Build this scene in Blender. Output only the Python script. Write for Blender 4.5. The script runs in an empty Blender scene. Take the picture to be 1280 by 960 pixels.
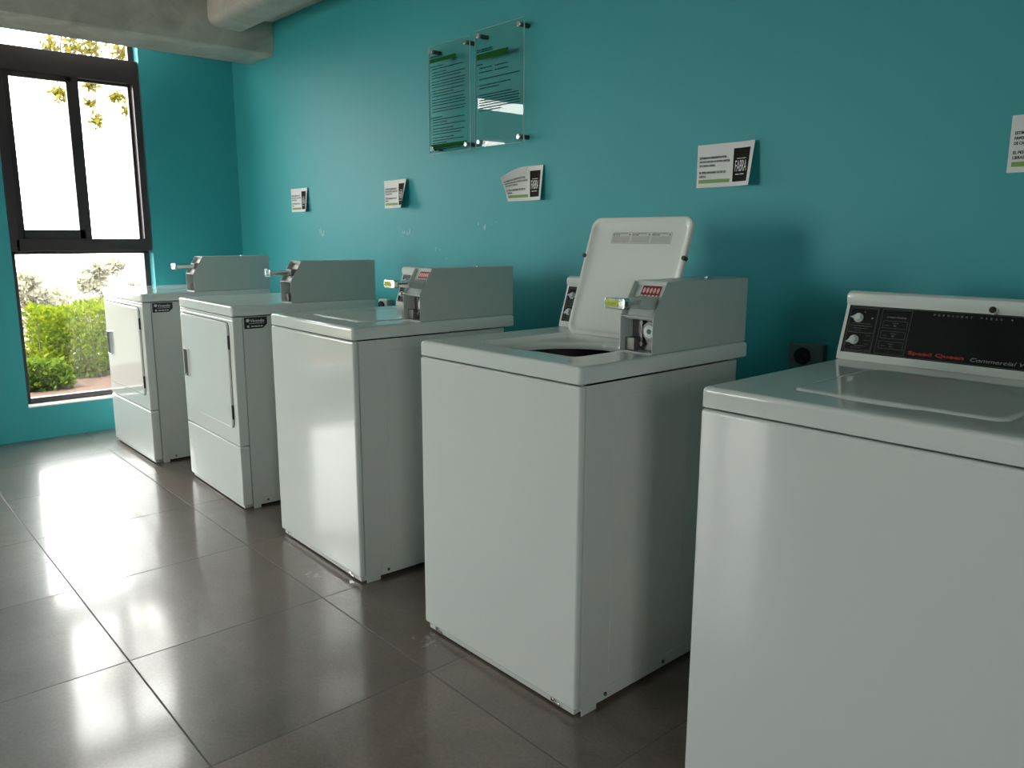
import bpy, bmesh, math, random
from mathutils import Vector, Matrix, Euler
random.seed(7)
C = bpy.context.scene
COL = C.collection
PI = math.pi

# ------------------------------------------------------------------ tagging
def tag(o, label=None, cat=None, group=None, kind=None):
    if label: o['label'] = label
    if cat: o['category'] = cat
    if group: o['group'] = group
    if kind: o['kind'] = kind
    return o

def thing(name, label, cat, loc=(0, 0, 0), rz=0, group=None):
    o = bpy.data.objects.new(name, None)
    o.empty_display_size = .1
    COL.objects.link(o)
    o.location = loc
    o.rotation_euler = (0, 0, rz)
    return tag(o, label, cat, group)

# ------------------------------------------------------------------ mesh collector
class MB:
    def __init__(s):
        s.bm = bmesh.new()
    def add(s, tmp):
        me = bpy.data.meshes.new('tmp')
        tmp.to_mesh(me); tmp.free()
        s.bm.from_mesh(me)
        bpy.data.meshes.remove(me)
        return s
    def box(s, x0, x1, y0, y1, z0, z1, bev=0, seg=2, M=None, notop=False):
        t = bmesh.new()
        bmesh.ops.create_cube(t, size=1)
        for v in t.verts:
            v.co = Vector(((x0 + x1) / 2 + v.co.x * (x1 - x0), (y0 + y1) / 2 + v.co.y * (y1 - y0), (z0 + z1) / 2 + v.co.z * (z1 - z0)))
        if notop:
            bmesh.ops.delete(t, geom=[f for f in t.faces if f.normal.z > .9], context='FACES')
        if bev:
            es = [e for e in t.edges if len(e.link_faces) == 2]
            bmesh.ops.bevel(t, geom=es, offset=bev, segments=seg, profile=.5, affect='EDGES')
        if M: t.transform(M)
        return s.add(t)
    def cyl(s, p0, p1, r, r2=None, n=20, bev=0, caps=True):
        p0, p1 = Vector(p0), Vector(p1)
        t = bmesh.new()
        d = p1 - p0
        bmesh.ops.create_cone(t, cap_ends=caps, segments=n, radius1=r, radius2=r if r2 is None else r2, depth=d.length)
        if bev:
            es = [e for e in t.edges if e.calc_length() < 2.2 * PI * r / n and abs(e.verts[0].co.z - e.verts[1].co.z) < 1e-6]
            bmesh.ops.bevel(t, geom=es, offset=bev, segments=2, profile=.5, affect='EDGES')
        q = d.to_track_quat('Z', 'Y').to_matrix().to_4x4()
        t.transform(Matrix.Translation((p0 + p1) / 2) @ q)
        return s.add(t)
    def sphere(s, c, r, sc=(1, 1, 1), n=12):
        t = bmesh.new()
        bmesh.ops.create_uvsphere(t, u_segments=n, v_segments=max(6, n // 2), radius=r)
        t.transform(Matrix.Translation(c) @ Matrix.Diagonal((*sc, 1)))
        return s.add(t)
    def prism(s, prof, a0, a1, axis='x', bev=0, seg=2):
        """closed profile (pairs in the two other axes, in xyz order) extruded along axis"""
        t = bmesh.new()
        def P(a, q):
            return (a, q[0], q[1]) if axis == 'x' else (q[0], a, q[1]) if axis == 'y' else (q[0], q[1], a)
        A = [t.verts.new(P(a0, q)) for q in prof]
        B = [t.verts.new(P(a1, q)) for q in prof]
        n = len(prof)
        t.faces.new(A); t.faces.new(B[::-1])
        for i in range(n):
            t.faces.new((A[i], B[i], B[(i + 1) % n], A[(i + 1) % n]))
        bmesh.ops.recalc_face_normals(t, faces=t.faces)
        if bev:
            bmesh.ops.bevel(t, geom=list(t.edges), offset=bev, segments=seg, profile=.5, affect='EDGES')
        return s.add(t)
    def loops(s, L, cap0=False, cap1=False, closed=True):
        t = bmesh.new()
        R = [[t.verts.new(p) for p in l] for l in L]
        n = len(L[0])
        for a, b in zip(R, R[1:]):
            for i in range(n if closed else n - 1):
                t.faces.new((a[i], a[(i + 1) % n], b[(i + 1) % n], b[i]))
        if cap0: t.faces.new(R[0][::-1])
        if cap1: t.faces.new(R[-1])
        bmesh.ops.recalc_face_normals(t, faces=t.faces)
        return s.add(t)
    def tube(s, pts, r, n=8):
        pts = [Vector(p) for p in pts]
        L = []
        for i, p in enumerate(pts):
            d = (pts[min(i + 1, len(pts) - 1)] - pts[max(i - 1, 0)]).normalized()
            q = d.to_track_quat('Z', 'Y')
            rr = r[i] if isinstance(r, (list, tuple)) else r
            L.append([p + q @ Vector((rr * math.cos(2 * PI * k / n), rr * math.sin(2 * PI * k / n), 0)) for k in range(n)])
        return s.loops(L, True, True)
    def raw(s, V, F):
        t = bmesh.new()
        vs = [t.verts.new(v) for v in V]
        for f in F:
            try: t.faces.new([vs[i] for i in f])
            except ValueError: pass
        return s.add(t)
    def build(s, name, mat, parent=None, smooth=True, label=None):
        me = bpy.data.meshes.new(name)
        if smooth:
            for f in s.bm.faces: f.smooth = True
            for e in s.bm.edges:
                if len(e.link_faces) == 2 and e.calc_face_angle(0) > math.radians(35): e.smooth = False
        s.bm.to_mesh(me); s.bm.free()
        for m in (mat if isinstance(mat, (list, tuple)) else [mat]): me.materials.append(m)
        o = bpy.data.objects.new(name, me)
        COL.objects.link(o)
        if parent: o.parent = parent
        if label: o['label'] = label
        if smooth and len(me.polygons) < 4000:
            wn = o.modifiers.new('weighted_normals', 'WEIGHTED_NORMAL'); wn.keep_sharp = True; wn.weight = 100
        return o

def rrect(x0, x1, y0, y1, r, z, k=6):
    """rounded rectangle loop, 4*(k+1) points, counter-clockwise"""
    out = []
    for cx, cy, a0 in ((x1 - r, y1 - r, 0), (x0 + r, y1 - r, 90), (x0 + r, y0 + r, 180), (x1 - r, y0 + r, 270)):
        for i in range(k + 1):
            a = math.radians(a0 + 90 * i / k)
            out.append((cx + r * math.cos(a), cy + r * math.sin(a), z))
    return out

def densify(loop, m=4):
    out = []
    n = len(loop)
    for i in range(n):
        a, b = Vector(loop[i]), Vector(loop[(i + 1) % n])
        if (b - a).length > .05:
            for j in range(10): out.append(tuple(a.lerp(b, j / 10)))
        else: out.append(tuple(a))
    return out

# ------------------------------------------------------------------ materials
def nodes(name):
    m = bpy.data.materials.new(name); m.use_nodes = True
    nt = m.node_tree
    return m, nt, nt.nodes['Principled BSDF']

def N(nt, typ, **kw):
    n = nt.nodes.new(typ)
    for k, v in kw.items():
        if k.startswith('_'):
            setattr(n, k[1:], v)
        else:
            n.inputs[k].default_value = v
    return n

def mat(name, col, rough=.5, metal=0, spec=.5, noise=0, nscale=8, bump=0, bscale=60, coat=0):
    m, nt, b = nodes(name)
    b.inputs['Base Color'].default_value = (*col, 1)
    b.inputs['Roughness'].default_value = rough
    b.inputs['Metallic'].default_value = metal
    b.inputs['Specular IOR Level'].default_value = spec
    b.inputs['Coat Weight'].default_value = coat
    b.inputs['Coat Roughness'].default_value = .08
    tc = N(nt, 'ShaderNodeTexCoord')
    if noise:
        nz = N(nt, 'ShaderNodeTexNoise', Scale=nscale, Detail=4)
        nt.links.new(tc.outputs['Object'], nz.inputs['Vector'])
        mx = N(nt, 'ShaderNodeMixRGB', _blend_type='MIX')
        mx.inputs[1].default_value = (*[c * (1 - noise) for c in col], 1)
        mx.inputs[2].default_value = (*[min(1, c * (1 + noise)) for c in col], 1)
        nt.links.new(nz.outputs['Fac'], mx.inputs[0])
        nt.links.new(mx.outputs[0], b.inputs['Base Color'])
    if bump:
        nz = N(nt, 'ShaderNodeTexNoise', Scale=bscale, Detail=3)
        nt.links.new(tc.outputs['Object'], nz.inputs['Vector'])
        bp = N(nt, 'ShaderNodeBump', Strength=bump, Distance=.002)
        nt.links.new(nz.outputs['Fac'], bp.inputs['Height'])
        nt.links.new(bp.outputs[0], b.inputs['Normal'])
    return m

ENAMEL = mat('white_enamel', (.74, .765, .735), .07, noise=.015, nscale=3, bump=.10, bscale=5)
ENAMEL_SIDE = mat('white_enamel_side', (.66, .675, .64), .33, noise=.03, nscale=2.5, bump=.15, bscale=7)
BOXPAINT = mat('coin_box_grey_paint', (.50, .55, .52), .34, bump=.12, bscale=150)
STEEL = mat('brushed_steel', (.25, .24, .225), .5, metal=.7, noise=.1, nscale=20)
CHROME = mat('polished_chrome', (.80, .81, .80), .14, metal=1)
DARKSTEEL = mat('dark_inner_steel', (.16, .155, .15), .45, metal=.7)
BLACK = mat('black_plastic', (.012, .012, .013), .35)
PANELBLACK = mat('console_black', (.006, .008, .009), .22, spec=.35)
RUBBER_GAP = mat('dark_rubber_and_gap', (.02, .02, .02), .6)  # lid bumpers, and the shade drawn in the dryer door gaps
KNOBW = mat('grey_white_knob', (.62, .66, .64), .4)
LETTERGREY = mat('grey_lettering', (.32, .35, .35), .5)
LINEGREY = mat('thin_grey_lines', (.085, .095, .095), .5)
LETTERRED = mat('red_lettering', (.42, .012, .014), .5)
GALV = mat('grey_plastic_ring', (.22, .215, .21), .5)
TUBM = mat('tub_enamel', (.30, .29, .28), .3, metal=.4)
FRAMEM = mat('window_frame_dark_aluminium', (.052, .041, .044), .34, metal=.25)
SILLM = mat('sill_white_stone', (.78, .76, .72), .4)
STICK_BLACK = mat('sticker_black', (.006, .006, .007), .4)
STICK_WHITE = mat('sticker_white', (.75, .75, .75), .5)
YELLOW = mat('yellow_label', (.55, .62, .03), .5)
REDLAB = mat('red_label', (.24, .02, .035), .5)
PINKLAB = mat('pink_label', (.80, .50, .47), .5)
LABELW = mat('label_paper_white', (.62, .63, .60), .6)
INKGREY = mat('ink_grey', (.16, .17, .16), .6)
INK = mat('ink_black', (.008, .008, .010), .8, spec=.1)
LOGOBG = mat('logo_dark_brown', (.020, .017, .015), .8, spec=.1)
BARGREEN = mat('poster_green_bar', (.20, .36, .09), .6)
SIGNGREEN = mat('sign_green_bar', (.012, .10, .02), .8, spec=.05)
SIGNINK = mat('sign_dark_ink', (.006, .045, .048), .8, spec=.05)
PAPER = mat('paper_white', (.76, .76, .75), .7, bump=.5, bscale=25)
WHITEPL = mat('white_plastic', (.78, .78, .76), .4)
OUTGREY = mat('outlet_grey_metal', (.16, .20, .20), .45, metal=.2)
SOIL = mat('soil_red_mulch', (.050, .023, .014), .95, noise=.6, nscale=18, bump=1, bscale=60)
GROUNDM = mat('hillside_ground', (.075, .072, .055), .95, noise=.45, nscale=2)
BARK = mat('bark', (.07, .05, .035), .9, noise=.3, nscale=30)
HILLM = mat('exterior_paving', (.66, .62, .56), .9)

def wallmat():
    m, nt, b = nodes('teal_wall_paint')
    g = N(nt, 'ShaderNodeNewGeometry')
    nz = N(nt, 'ShaderNodeTexNoise', Scale=1.3, Detail=4)
    nt.links.new(g.outputs['Position'], nz.inputs['Vector'])
    mx = N(nt, 'ShaderNodeMixRGB')
    mx.inputs[1].default_value = (.040, .335, .375, 1)
    mx.inputs[2].default_value = (.048, .368, .405, 1)
    nt.links.new(nz.outputs['Fac'], mx.inputs[0])
    # pale scrape marks in a few places on the back wall
    last = mx.outputs[0]
    for cx, cz, rx, rz_, sc in ((1.12, 1.235, .10, .055, 55), (1.98, 1.235, .09, .03, 60), (2.62, 1.26, .10, .03, 50), (2.25, 1.13, .1, .05, 60)):
        mp = N(nt, 'ShaderNodeVectorMath', _operation='SUBTRACT'); mp.inputs[1].default_value = (cx, 0, cz)
        nt.links.new(g.outputs['Position'], mp.inputs[0])
        dv = N(nt, 'ShaderNodeVectorMath', _operation='MULTIPLY'); dv.inputs[1].default_value = (1 / rx, 0, 1 / rz_)
        nt.links.new(mp.outputs[0], dv.inputs[0])
        ln = N(nt, 'ShaderNodeVectorMath', _operation='LENGTH')
        nt.links.new(dv.outputs[0], ln.inputs[0])
        st = N(nt, 'ShaderNodeVectorMath', _operation='MULTIPLY'); st.inputs[1].default_value = (sc, 1, sc * .35)
        nt.links.new(g.outputs['Position'], st.inputs[0])
        n2 = N(nt, 'ShaderNodeTexNoise', Scale=1.0, Detail=2)
        nt.links.new(st.outputs[0], n2.inputs['Vector'])
        a = N(nt, 'ShaderNodeMath', _operation='MULTIPLY_ADD'); a.inputs[1].default_value = -.22
        nt.links.new(ln.outputs['Value'], a.inputs[0]); nt.links.new(n2.outputs['Fac'], a.inputs[2])
        th = N(nt, 'ShaderNodeMath', _operation='GREATER_THAN'); th.inputs[1].default_value = .50
        nt.links.new(a.outputs[0], th.inputs[0])
        lt = N(nt, 'ShaderNodeMath', _operation='MULTIPLY'); lt.inputs[1].default_value = .5
        nt.links.new(th.outputs[0], lt.inputs[0])
        m2 = N(nt, 'ShaderNodeMixRGB'); m2.inputs[2].default_value = (.35, .62, .62, 1)
        nt.links.new(lt.outputs[0], m2.inputs[0]); nt.links.new(last, m2.inputs[1])
        last = m2.outputs[0]
    nt.links.new(last, b.inputs['Base Color'])
    b.inputs['Roughness'].default_value = .5
    b.inputs['Specular IOR Level'].default_value = .35
    n3 = N(nt, 'ShaderNodeTexNoise', Scale=9, Detail=5)
    nt.links.new(g.outputs['Position'], n3.inputs['Vector'])
    bp = N(nt, 'ShaderNodeBump', Strength=.12, Distance=.01)
    nt.links.new(n3.outputs['Fac'], bp.inputs['Height'])
    nt.links.new(bp.outputs[0], b.inputs['Normal'])
    return m
TEAL = wallmat()

def concretemat():
    m, nt, b = nodes('raw_concrete')
    g = N(nt, 'ShaderNodeNewGeometry')
    n1 = N(nt, 'ShaderNodeTexNoise', Scale=3.5, Detail=8, Roughness=.6, Distortion=1.2)
    nt.links.new(g.outputs['Position'], n1.inputs['Vector'])
    r = N(nt, 'ShaderNodeValToRGB')
    r.color_ramp.elements[0].position = .3; r.color_ramp.elements[0].color = (.38, .36, .325, 1)
    r.color_ramp.elements[1].position = .72; r.color_ramp.elements[1].color = (.62, .585, .53, 1)
    nt.links.new(n1.outputs['Fac'], r.inputs[0])
    nt.links.new(r.outputs[0], b.inputs['Base Color'])
    b.inputs['Roughness'].default_value = .75
    n2 = N(nt, 'ShaderNodeTexNoise', Scale=25, Detail=6)
    nt.links.new(g.outputs['Position'], n2.inputs['Vector'])
    bp = N(nt, 'ShaderNodeBump', Strength=.25, Distance=.01)
    nt.links.new(n2.outputs['Fac'], bp.inputs['Height'])
    nt.links.new(bp.outputs[0], b.inputs['Normal'])
    return m
CONCRETE = concretemat()

TX, TY, TS = .5682, -1.0840, .6205
def floormat():
    m, nt, b = nodes('brown_grey_porcelain_tiles')
    g = N(nt, 'ShaderNodeNewGeometry')
    sep = N(nt, 'ShaderNodeSeparateXYZ')
    nt.links.new(g.outputs['Position'], sep.inputs[0])
    L = nt.links.new
    def math_(op, a, bv=None, c=None):
        n = N(nt, 'ShaderNodeMath', _operation=op)
        for i, v in enumerate((a, bv, c)):
            if v is None: continue
            if isinstance(v, (int, float)): n.inputs[i].default_value = v
            else: L(v, n.inputs[i])
        return n.outputs[0]
    ds, ids = [], []
    for out, off in ((sep.outputs[0], TX), (sep.outputs[1], TY)):
        q = math_('DIVIDE', math_('SUBTRACT', out, off), TS)
        ids.append(math_('FLOOR', q))
        f = math_('FRACT', q)
        ds.append(math_('MULTIPLY', math_('MINIMUM', f, math_('SUBTRACT', 1.0, f)), TS))
    d = math_('MINIMUM', ds[0], ds[1])
    mr = N(nt, 'ShaderNodeMapRange'); mr.inputs['From Min'].default_value = .0014; mr.inputs['From Max'].default_value = .0026
    L(d, mr.inputs['Value'])
    tile = mr.outputs[0]                                # 0 in joint, 1 on tile
    cb = N(nt, 'ShaderNodeCombineXYZ'); L(ids[0], cb.inputs[0]); L(ids[1], cb.inputs[1])
    wn = N(nt, 'ShaderNodeTexWhiteNoise', _noise_dimensions='3D'); L(cb.outputs[0], wn.inputs['Vector'])
    # offset pattern per tile
    vm = N(nt, 'ShaderNodeVectorMath', _operation='MULTIPLY_ADD'); vm.inputs[1].default_value = (30, 30, 30)
    L(wn.outputs['Color'], vm.inputs[0]); L(g.outputs['Position'], vm.inputs[2])
    n1 = N(nt, 'ShaderNodeTexNoise', Scale=4, Detail=7, Roughness=.62, Distortion=.8); L(vm.outputs[0], n1.inputs['Vector'])
    n2 = N(nt, 'ShaderNodeTexNoise', Scale=120, Detail=3); L(vm.outputs[0], n2.inputs['Vector'])
    r = N(nt, 'ShaderNodeValToRGB')
    r.color_ramp.elements[0].position = .25; r.color_ramp.elements[0].color = (.120, .086, .070, 1)
    r.color_ramp.elements[1].position = .78; r.color_ramp.elements[1].color = (.205, .156, .131, 1)
    L(n1.outputs['Fac'], r.inputs[0])
    sp = N(nt, 'ShaderNodeMixRGB', _blend_type='OVERLAY'); sp.inputs[0].default_value = .35
    L(r.outputs[0], sp.inputs[1]); L(n2.outputs['Fac'], sp.inputs[2])
    tint = N(nt, 'ShaderNodeMixRGB', _blend_type='MULTIPLY'); tint.inputs[0].default_value = 1
    mr2 = N(nt, 'ShaderNodeMapRange'); mr2.inputs['To Min'].default_value = .9; mr2.inputs['To Max'].default_value = 1.1
    L(wn.outputs['Value'], mr2.inputs['Value']); L(sp.outputs[0], tint.inputs[1]); L(mr2.outputs[0], tint.inputs[2])
    # small scuffs and drops (own shapes)
    last = tint.outputs[0]
    for cx, cy, rx, ry, col, thr in ((2.48, -1.605, .045, .022, (.012, .010, .010, 1), .42), (2.86, -1.02, .045, .03, (.32, .31, .29, 1), .60),
                                     (3.52, -.98, .06, .045, (.30, .29, .27, 1), .60), (1.62, -1.35, .05, .03, (.2, .19, .18, 1), .58)):
        s1 = N(nt, 'ShaderNodeVectorMath', _operation='SUBTRACT'); s1.inputs[1].default_value = (cx, cy, 0); L(g.outputs['Position'], s1.inputs[0])
        s2 = N(nt, 'ShaderNodeVectorMath', _operation='MULTIPLY'); s2.inputs[1].default_value = (1 / rx, 1 / ry, 0); L(s1.outputs[0], s2.inputs[0])
        s3 = N(nt, 'ShaderNodeVectorMath', _operation='LENGTH'); L(s2.outputs[0], s3.inputs[0])
        n4 = N(nt, 'ShaderNodeTexNoise', Scale=45, Detail=3); L(g.outputs['Position'], n4.inputs['Vector'])
        v = math_('MULTIPLY_ADD', s3.outputs['Value'], -.18, n4.outputs['Fac'])
        v = math_('GREATER_THAN', v, thr - .14)
        v = math_('MULTIPLY', v, math_('LESS_THAN', s3.outputs['Value'], 1.0))
        mm = N(nt, 'ShaderNodeMixRGB'); mm.inputs[2].default_value = col
        L(math_('MULTIPLY', v, .7), mm.inputs[0]); L(last, mm.inputs[1]); last = mm.outputs[0]
    gm = N(nt, 'ShaderNodeMixRGB'); gm.inputs[1].default_value = (.115, .103, .096, 1)
    L(tile, gm.inputs[0]); L(last, gm.inputs[2]); L(gm.outputs[0], b.inputs['Base Color'])
    rr = N(nt, 'ShaderNodeMapRange'); rr.inputs['To Min'].default_value = .28; rr.inputs['To Max'].default_value = .38
    L(n1.outputs['Fac'], rr.inputs['Value'])
    rg = N(nt, 'ShaderNodeMapRange'); rg.inputs['To Min'].default_value = .8; L(tile, rg.inputs['Value']); L(rr.outputs[0], rg.inputs['To Max'])
    L(rg.outputs[0], b.inputs['Roughness'])
    # each tile lies a hair out of level
    tl = N(nt, 'ShaderNodeVectorMath', _operation='SUBTRACT'); tl.inputs[1].default_value = (.5, .5, .5); L(wn.outputs['Color'], tl.inputs[0])
    ts = N(nt, 'ShaderNodeVectorMath', _operation='MULTIPLY'); ts.inputs[1].default_value = (.012, .012, 0); L(tl.outputs[0], ts.inputs[0])
    bp = N(nt, 'ShaderNodeBump', Strength=.6, Distance=.002); L(tile, bp.inputs['Height'])
    bp2 = N(nt, 'ShaderNodeBump', Strength=.035, Distance=.01); L(n1.outputs['Fac'], bp2.inputs['Height']); L(bp.outputs[0], bp2.inputs['Normal'])
    ad = N(nt, 'ShaderNodeVectorMath', _operation='ADD'); L(bp2.outputs[0], ad.inputs[0]); L(ts.outputs[0], ad.inputs[1])
    nn = N(nt, 'ShaderNodeVectorMath', _operation='NORMALIZE'); L(ad.outputs[0], nn.inputs[0])
    L(nn.outputs[0], b.inputs['Normal'])
    b.inputs['Specular IOR Level'].default_value = .6
    b.inputs['Coat Roughness'].default_value = .11
    L(math_('MULTIPLY', tile, .8), b.inputs['Coat Weight']); L(nn.outputs[0], b.inputs['Coat Normal'])
    return m
TILES = floormat()

def glassmat(name, tint=(.97, .985, .975), ior=1.45, rough=0.0, boost=1.0):
    m = bpy.data.materials.new(name); m.use_nodes = True
    nt = m.node_tree; nt.nodes.clear()
    out = N(nt, 'ShaderNodeOutputMaterial')
    tr = N(nt, 'ShaderNodeBsdfTransparent'); tr.inputs[0].default_value = (*tint, 1)
    gl = N(nt, 'ShaderNodeBsdfGlossy'); gl.inputs['Roughness'].default_value = rough
    # Schlick reflectance from the true surface normal, the same from both sides of the sheet
    g = N(nt, 'ShaderNodeNewGeometry')
    dt = N(nt, 'ShaderNodeVectorMath', _operation='DOT_PRODUCT'); nt.links.new(g.outputs['Normal'], dt.inputs[0]); nt.links.new(g.outputs['Incoming'], dt.inputs[1])
    ab = N(nt, 'ShaderNodeMath', _operation='ABSOLUTE'); nt.links.new(dt.outputs['Value'], ab.inputs[0])
    om = N(nt, 'ShaderNodeMath', _operation='SUBTRACT'); om.inputs[0].default_value = 1; nt.links.new(ab.outputs[0], om.inputs[1])
    pw = N(nt, 'ShaderNodeMath', _operation='POWER'); pw.inputs[1].default_value = 5; nt.links.new(om.outputs[0], pw.inputs[0])
    f0 = ((ior - 1) / (ior + 1)) ** 2
    fr = N(nt, 'ShaderNodeMath', _operation='MULTIPLY_ADD'); fr.inputs[1].default_value = 1 - f0; fr.inputs[2].default_value = f0
    nt.links.new(pw.outputs[0], fr.inputs[0])
    mx = N(nt, 'ShaderNodeMixShader')
    ml = N(nt, 'ShaderNodeMath', _operation='MULTIPLY'); ml.inputs[1].default_value = boost
    nt.links.new(fr.outputs[0], ml.inputs[0])
    nt.links.new(ml.outputs[0], mx.inputs[0]); nt.links.new(tr.outputs[0], mx.inputs[1]); nt.links.new(gl.outputs[0], mx.inputs[2])
    nt.links.new(mx.outputs[0], out.inputs[0])
    return m
PANE = glassmat('window_glass')
ACRYL = glassmat('acrylic_sheet', (.95, .975, .965), 1.49)
ACRYL_EDGE = mat('acrylic_edge', (.55, .72, .68), .25)

def leafmat(name, c1, c2, trans=.5):
    m = bpy.data.materials.new(name); m.use_nodes = True
    nt = m.node_tree; nt.nodes.clear()
    out = N(nt, 'ShaderNodeOutputMaterial')
    g = N(nt, 'ShaderNodeNewGeometry')
    mx = N(nt, 'ShaderNodeMixRGB'); mx.inputs[1].default_value = (*c1, 1); mx.inputs[2].default_value = (*c2, 1)
    nt.links.new(g.outputs['Random Per Island'], mx.inputs[0])
    d = N(nt, 'ShaderNodeBsdfDiffuse'); t = N(nt, 'ShaderNodeBsdfTranslucent')
    nt.links.new(mx.outputs[0], d.inputs[0]); nt.links.new(mx.outputs[0], t.inputs[0])
    ms = N(nt, 'ShaderNodeMixShader'); ms.inputs[0].default_value = trans
    nt.links.new(d.outputs[0], ms.inputs[1]); nt.links.new(t.outputs[0], ms.inputs[2])
    nt.links.new(ms.outputs[0], out.inputs[0])
    return m
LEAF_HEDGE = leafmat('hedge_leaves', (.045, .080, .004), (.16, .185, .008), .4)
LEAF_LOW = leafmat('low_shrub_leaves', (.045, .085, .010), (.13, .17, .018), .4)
LEAF_FAR = leafmat('far_tree_leaves_hazed', (.20, .19, .145), (.36, .34, .26), .3)  # distance haze is put into the leaf colour as a washed-out tone
LEAF_VINE = leafmat('hanging_tree_leaves', (.10, .10, .008), (.20, .15, .03), .5)

# ------------------------------------------------------------------ text
def text_geo(body, size=1, shear=0, align='LEFT', spacing=1, offset=0):
    cu = bpy.data.curves.new('t', 'FONT')
    cu.body = body; cu.size = size; cu.shear = shear; cu.align_x = align; cu.space_character = spacing
    cu.resolution_u = 3; cu.offset = offset
    o = bpy.data.objects.new('t', cu); COL.objects.link(o)
    dg = bpy.context.evaluated_depsgraph_get()
    me = bpy.data.meshes.new_from_object(o.evaluated_get(dg))
    V = [tuple(v.co) for v in me.vertices]; F = [tuple(p.vertices) for p in me.polygons]
    bpy.data.objects.remove(o); bpy.data.curves.remove(cu); bpy.data.meshes.remove(me)
    return V, F

def fit_text(body, x0, x1, y0, h, **kw):
    """text squeezed to run from x0 to x1 with cap height h standing on y0"""
    V, F = text_geo(body, 1, **kw)
    xs = [v[0] for v in V]; ys = [v[1] for v in V]
    ax, bx = min(xs), max(xs); by = max(ys)
    return [(x0 + (v[0] - ax) / (bx - ax) * (x1 - x0), y0 + v[1] / by * h, 0) for v in V], F

class Flat:
    """collects flat marks in a plane given by origin, right and up vectors"""
    def __init__(s, f): s.f = f; s.V = []; s.F = []
    def add(s, V, F):
        n = len(s.V)
        s.V += [s.f(v[0], v[1]) for v in V]; s.F += [tuple(i + n for i in f) for f in F]
    def rect(s, x0, x1, y0, y1): s.add([(x0, y0), (x1, y0), (x1, y1), (x0, y1)], [(0, 1, 2, 3)])
    def frame(s, x0, x1, y0, y1, w):
        s.rect(x0, x1, y0, y0 + w); s.rect(x0, x1, y1 - w, y1); s.rect(x0, x0 + w, y0 + w, y1 - w); s.rect(x1 - w, x1, y0 + w, y1 - w)
    def disc(s, cx, cy, r, n=16, r0=0):
        s.add([(cx + r * math.cos(2 * PI * k / n), cy + r * math.sin(2 * PI * k / n)) for k in range(n)], [tuple(range(n))])
    def text(s, *a, **k): s.add(*fit_text(*a, **k))
    def words(s, x0, x1, y, h, seed=0, gap=.25):
        """a line of illegibly small print: word-length dashes"""
        R = random.Random(seed); x = x0
        while x < x1 - h:
            w = R.uniform(1.5, 5.5) * h
            s.rect(x, min(x + w, x1), y, y + h); x += w + h * R.uniform(.5, .8)
    def build(s, name, m, parent, label=None):
        return MB().raw(s.V, s.F).build(name, m, parent, smooth=False, label=label)

# ------------------------------------------------------------------ the room
H = 2.80
XR, YF = 7.6, -5.2
def struct(mb, name, m, label=None):
    o = mb.build(name, m); tag(o, label, None, None, 'structure'); return o

struct(MB().box(-.2, XR + .2, YF - .2, .2, -.12, 0), 'floor', TILES)
struct(MB().box(-.2, XR + .2, YF - .2, .2, H, H + .2), 'ceiling', CONCRETE)
struct(MB().box(-.2, XR + .2, 0, .2, 0, H), 'wall_back', TEAL)
WIN = [(-1.372, -.590), (-2.955, -2.173)]
w = MB()
edges = [0, *[v for a, b in WIN for v in (b, a)], YF - .2]
for i in range(0, len(edges), 2):
    w.box(-.2, 0, edges[i + 1], edges[i], 0, H)
for a, b in WIN: w.box(-.2, 0, a, b, 0, .197)
struct(w, 'wall_left', TEAL)
# the two walls behind the camera (out of the picture): each with a window opening added for fill light
struct(MB().box(XR, XR + .2, YF - .2, -3.7, 0, H).box(XR, XR + .2, -2.7, .2, 0, H).box(XR, XR + .2, -3.7, -2.7, 0, .9).box(XR, XR + .2, -3.7, -2.7, 2.2, H), 'wall_right', TEAL)
FRONT_OPEN = (.7, 2.15, .2, 2.3)
a0, a1, z0, z1 = FRONT_OPEN
struct(MB().box(0, a0, YF - .2, YF, 0, H).box(a1, XR, YF - .2, YF, 0, H).box(a0, a1, YF - .2, YF, 0, z0).box(a0, a1, YF - .2, YF, z1, H), 'wall_front', TEAL)
# concrete beams
prof = [(.25, H), (.23, 2.305), (.245, 2.288), (.27, 2.28), (.612, 2.28), (.62, 2.288), (.62, H)]
struct(MB().prism(prof, YF, 0, 'y'), 'trim_1', CONCRETE, 'raw concrete ceiling beam running beside the window wall')
prof = [(-.388, H), (-.388, 2.43), (-.380, 2.408), (-.362, 2.390), (-.335, 2.383), (-.200, 2.380), (-.192, 2.388), (-.190, H)]
struct(MB().prism(prof, .62, XR, 'x'), 'trim_2', CONCRETE, 'raw concrete beam running parallel to the teal back wall')
struct(MB().box(.62, XR, -.19, 0, 2.465, H), 'trim_3', CONCRETE, 'narrow concrete ledge between beam and teal back wall')

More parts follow.
